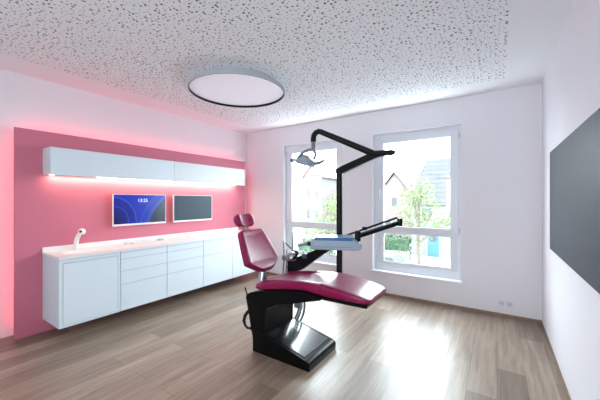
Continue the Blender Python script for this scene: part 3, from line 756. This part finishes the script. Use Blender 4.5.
bm = B(); box(bm, -4.95, -4.02, 26.94, 27, G, -1.25, .01); dA = obj('front_door', bm, M['bluedoor'], hA, 'blue front door')
bm = B(); box(bm, -4.75, -4.22, 26.92, 26.945, -2.1, -1.5); obj('door_pane', bm, M['hwin'], dA)
bm = B(); box(bm, -5.06, -4.95, 26.92, 27, G, -1.14); box(bm, -4.02, -3.91, 26.92, 27, G, -1.14); obj('door_frame', bm, M['hframe'], hA)
for x, z in ((-2.2, -2.5), (.4, -2.5), (-5.0, -.5), (-2.4, -.5), (.4, -.5)): hwindow(hA, x, z, 27)
bm = B(); box(bm, -1.9, -1.4, 30.2, 30.8, 4.6, 6.3); obj('chimney', bm, M['brick'], hA, smooth=False)
hB = house('gabled_house', 'red-brick house with a pointed gable behind the leafy tree', -11.1, -7.9, 33, 40, 2.3, 4.4, M['brick'], M['redroof'], True)
for x, z in ((-9.5, .6), (-10.2, -2.0)): hwindow(hB, x, z, 33, .8, 1.2)
hC = house('gabled_house', 'cream house with a low gable seen through the window behind the operating light', -18.2, -15.9, 28, 36, 4.2, 5.4, M['cream'], M['paleroof'], True)
bm = B(); prism(bm, [(-18.1, 4.2), (-16.0, 4.2), (-17.05, 5.2)], 27.9, 28.02, 'y'); obj('gable', bm, M['brick'], hC, smooth=False)
for x, z in ((-17.6, 1.6), (-16.5, 1.6), (-17.6, -.8), (-16.5, -.8)): hwindow(hC, x, z, 28, .7, 1.2)
hD = house('long_house', 'long low cream house beside the cream gabled house', -14.4, -12.0, 31, 38, 1.8, 3.9, M['cream'], M['redroof'], hip=.6)
for x, z in ((-13.4, 0), (-12.3, 0)): hwindow(hD, x, z, 31, .8, 1.2)

def tree(name, label, cx, cy, blobs, n, leaf, lm, ground=G, trunk=True, cat='tree', size=.13):
    rnd = random.Random(int(cx*100)+3); t = thing(name, label, cat, (cx, cy, ground))
    bm = B()
    for i in range(n):
        bx, by, bz, br_ = rnd.choice(blobs)
        while True:
            p = Vector((rnd.uniform(-1, 1), rnd.uniform(-1, 1), rnd.uniform(-1, 1)))
            if .25 < p.length < 1: break
        c = Vector((cx+bx, cy+by, bz))+p*br_; s_ = size*rnd.uniform(.6, 1.3)
        e = Euler((rnd.uniform(0, 6.3), rnd.uniform(0, 6.3), rnd.uniform(0, 6.3))).to_matrix()
        vs = [bm.verts.new(c+e @ Vector(v)*s_) for v in ((-.5, 0, 0), (0, -.3, .06), (.5, 0, 0), (0, .3, .06))]
        bm.faces.new(vs)
    obj('crown', bm, lm, t, smooth=False)
    if trunk:
        bm = B(); tube(bm, [(cx, cy, ground), (cx+.05, cy, ground+1.2), (cx-.03, cy, -.4), (cx, cy, 1.2)], [.14, .11, .08, .03], 10, 4)
        for bx, by, bz, br_ in blobs: tube(bm, [(cx, cy, min(bz-.9, -.3)), (cx+bx*.6, cy+by*.6, bz-.3), (cx+bx, cy+by, bz+br_*.4)], [.05, .01], 7, 4)
        obj('trunk', bm, M['bark'], t)
    return t
tree('leafy_tree', 'loose pale green tree across the street in front of the big tiled roof', -3.35, 15.9, [(0, 0, 1.0, .95), (-.7, .2, .6, .75), (.8, 0, .7, .8), (.2, -.2, 1.9, .7), (-.3, 0, 1.6, .6), (.1, .1, 0, .8), (1.1, 0, .1, .5)], 1700, 0, M['leafA'])
tree('leafy_tree', 'pale green tree seen through the window behind the operating light', -7.3, 13.4, [(0, 0, .4, .8), (-.8, 0, 0, .7), (.9, .2, .2, .7), (.5, 0, 1.2, .5), (-.1, 0, -.4, .9)], 1300, 0, M['leafA'])
def hedge(name, label, x0, x1, y0, y1, z0, z1, n):
    rnd = random.Random(5); bm = B(); box(bm, x0+.15, x1-.15, y0+.15, y1-.15, z0, z1-.15)
    for i in range(n):
        c = Vector((rnd.uniform(x0, x1), rnd.uniform(y0, y1), rnd.uniform(z0, z1)))+Vector((0, 0, .12*rnd.random()))
        e = Euler((rnd.uniform(0, 6.3), rnd.uniform(0, 6.3), 0)).to_matrix(); s_ = .2*rnd.uniform(.6, 1.3)
        bm.faces.new([bm.verts.new(c+e @ Vector(v)*s_) for v in ((-.5, 0, 0), (0, -.3, .06), (.5, 0, 0), (0, .3, .06))])
    return tagp(obj(name, bm, M['leafB'], smooth=False), label, 'hedge')
hedge('hedge', 'dark green hedge behind a slatted fence across the street', -7.6, -5.6, 23.1, 24.2, G, -1.5, 1500)
hedge('hedge', 'green hedge seen low through the window beside the tray', -12.2, -9.4, 17.6, 18.6, G, -1.6, 1200)
t = thing('picket_fence', 'pale slatted fence in front of the dark green hedge', 'fence', (-6.6, 22.7, G))
for k in range(14): 
    bm = B(); box(bm, -7.7+k*.16, -7.7+k*.16+.09, 22.68, 22.70, G+.1, -2.45); obj('picket', bm, M['fence'], t)
bm = B(); box(bm, -7.75, -5.5, 22.70, 22.74, -3.2, -3.12); box(bm, -7.75, -5.5, 22.70, 22.74, -2.75, -2.67); obj('rail', bm, M['fence'], t)
for x in (-7.75, -5.5):
    bm = B(); box(bm, x-.05, x+.05, 22.74, 22.84, G, -2.4); obj('post', bm, M['fence'], t)
# parked car on the street below the hedge
t = thing('parked_car', 'blue-grey car parked on the street below the hedge', 'car', (-5.6, 18.6, G))
x0, x1 = -7.4, -3.8
def Xc(f): return x0+(x1-x0)*f
bm = B(); body = [(Xc(0), G+.35), (Xc(1), G+.35), (Xc(1), G+.7), (Xc(.97), G+.85), (Xc(.72), G+.92), (Xc(.03), G+.92), (Xc(0), G+.75)]
prism(bm, body, 17.8, 19.4, 'y', .06); obj('body', bm, M['carpaint'], t)
bm = B(); prism(bm, [(Xc(.05), G+.9), (Xc(.72), G+.9), (Xc(.58), G+1.3), (Xc(.12), G+1.3)], 17.9, 19.3, 'y', .05); obj('cabin', bm, M['hwin'], t)
bm = B(); box(bm, Xc(.13), Xc(.57), 17.93, 19.27, G+1.29, G+1.36, .03); obj('roof', bm, M['carpaint'], t)
for f in (.2, .8):
    for y in (17.85, 19.2):
        bm = B(); tube(bm, [(Xc(f), y, G+.33), (Xc(f), y+.18, G+.33)], .33, 24); obj('wheel', bm, M['tyre'], t)

# ---------------------------------------------------------------- light
w = bpy.data.worlds.new('sky'); S.world = w; w.use_nodes = True; nt = w.node_tree
bg = nt.nodes['Background']; bg.inputs['Color'].default_value = (.84, .93, 1, 1); bg.inputs['Strength'].default_value = 15.0
def portal(name, loc, rot, sx, sy):
    o = area(name, loc, rot, sx, sy, 0, (1, 1, 1)); o.data.cycles.is_portal = True
portal('daylight_portal_1', ((W1[0]+W1[1])/2, YB+.25, 1.38), (radians(-90), 0, 0), 1.18, 2.05)
portal('daylight_portal_2', ((W2[0]+W2[1])/2, YB+.25, 1.38), (radians(-90), 0, 0), 1.18, 2.05)
portal('fill_window_portal', ((W3[0]+W3[1])/2, YR-.17, 1.6), (radians(90), 0, 0), 1.6, 1.4)  # sampling aid for the added rear window

# ---------------------------------------------------------------- camera
f_px = 293.7
cam = bpy.data.cameras.new('camera'); co = bpy.data.objects.new('camera', cam); C.objects.link(co)
cam.sensor_width = 36; cam.lens = 36*f_px/600; cam.clip_start = .05; cam.clip_end = 300
co.location = (0, 0, 1.412); co.rotation_euler = (pi/2, 0, atan(197/f_px)); S.camera = co

S.view_settings.view_transform = 'Standard'; S.view_settings.look = 'None'; S.view_settings.gamma = 1
S.view_settings.use_curve_mapping = False; S.view_settings.exposure = .5
cy = S.cycles
cy.max_bounces = 12; cy.diffuse_bounces = 8; cy.glossy_bounces = 5; cy.transparent_max_bounces = 12
cy.sample_clamp_indirect = 12; cy.use_denoising = True; cy.caustics_reflective = False; cy.caustics_refractive = False
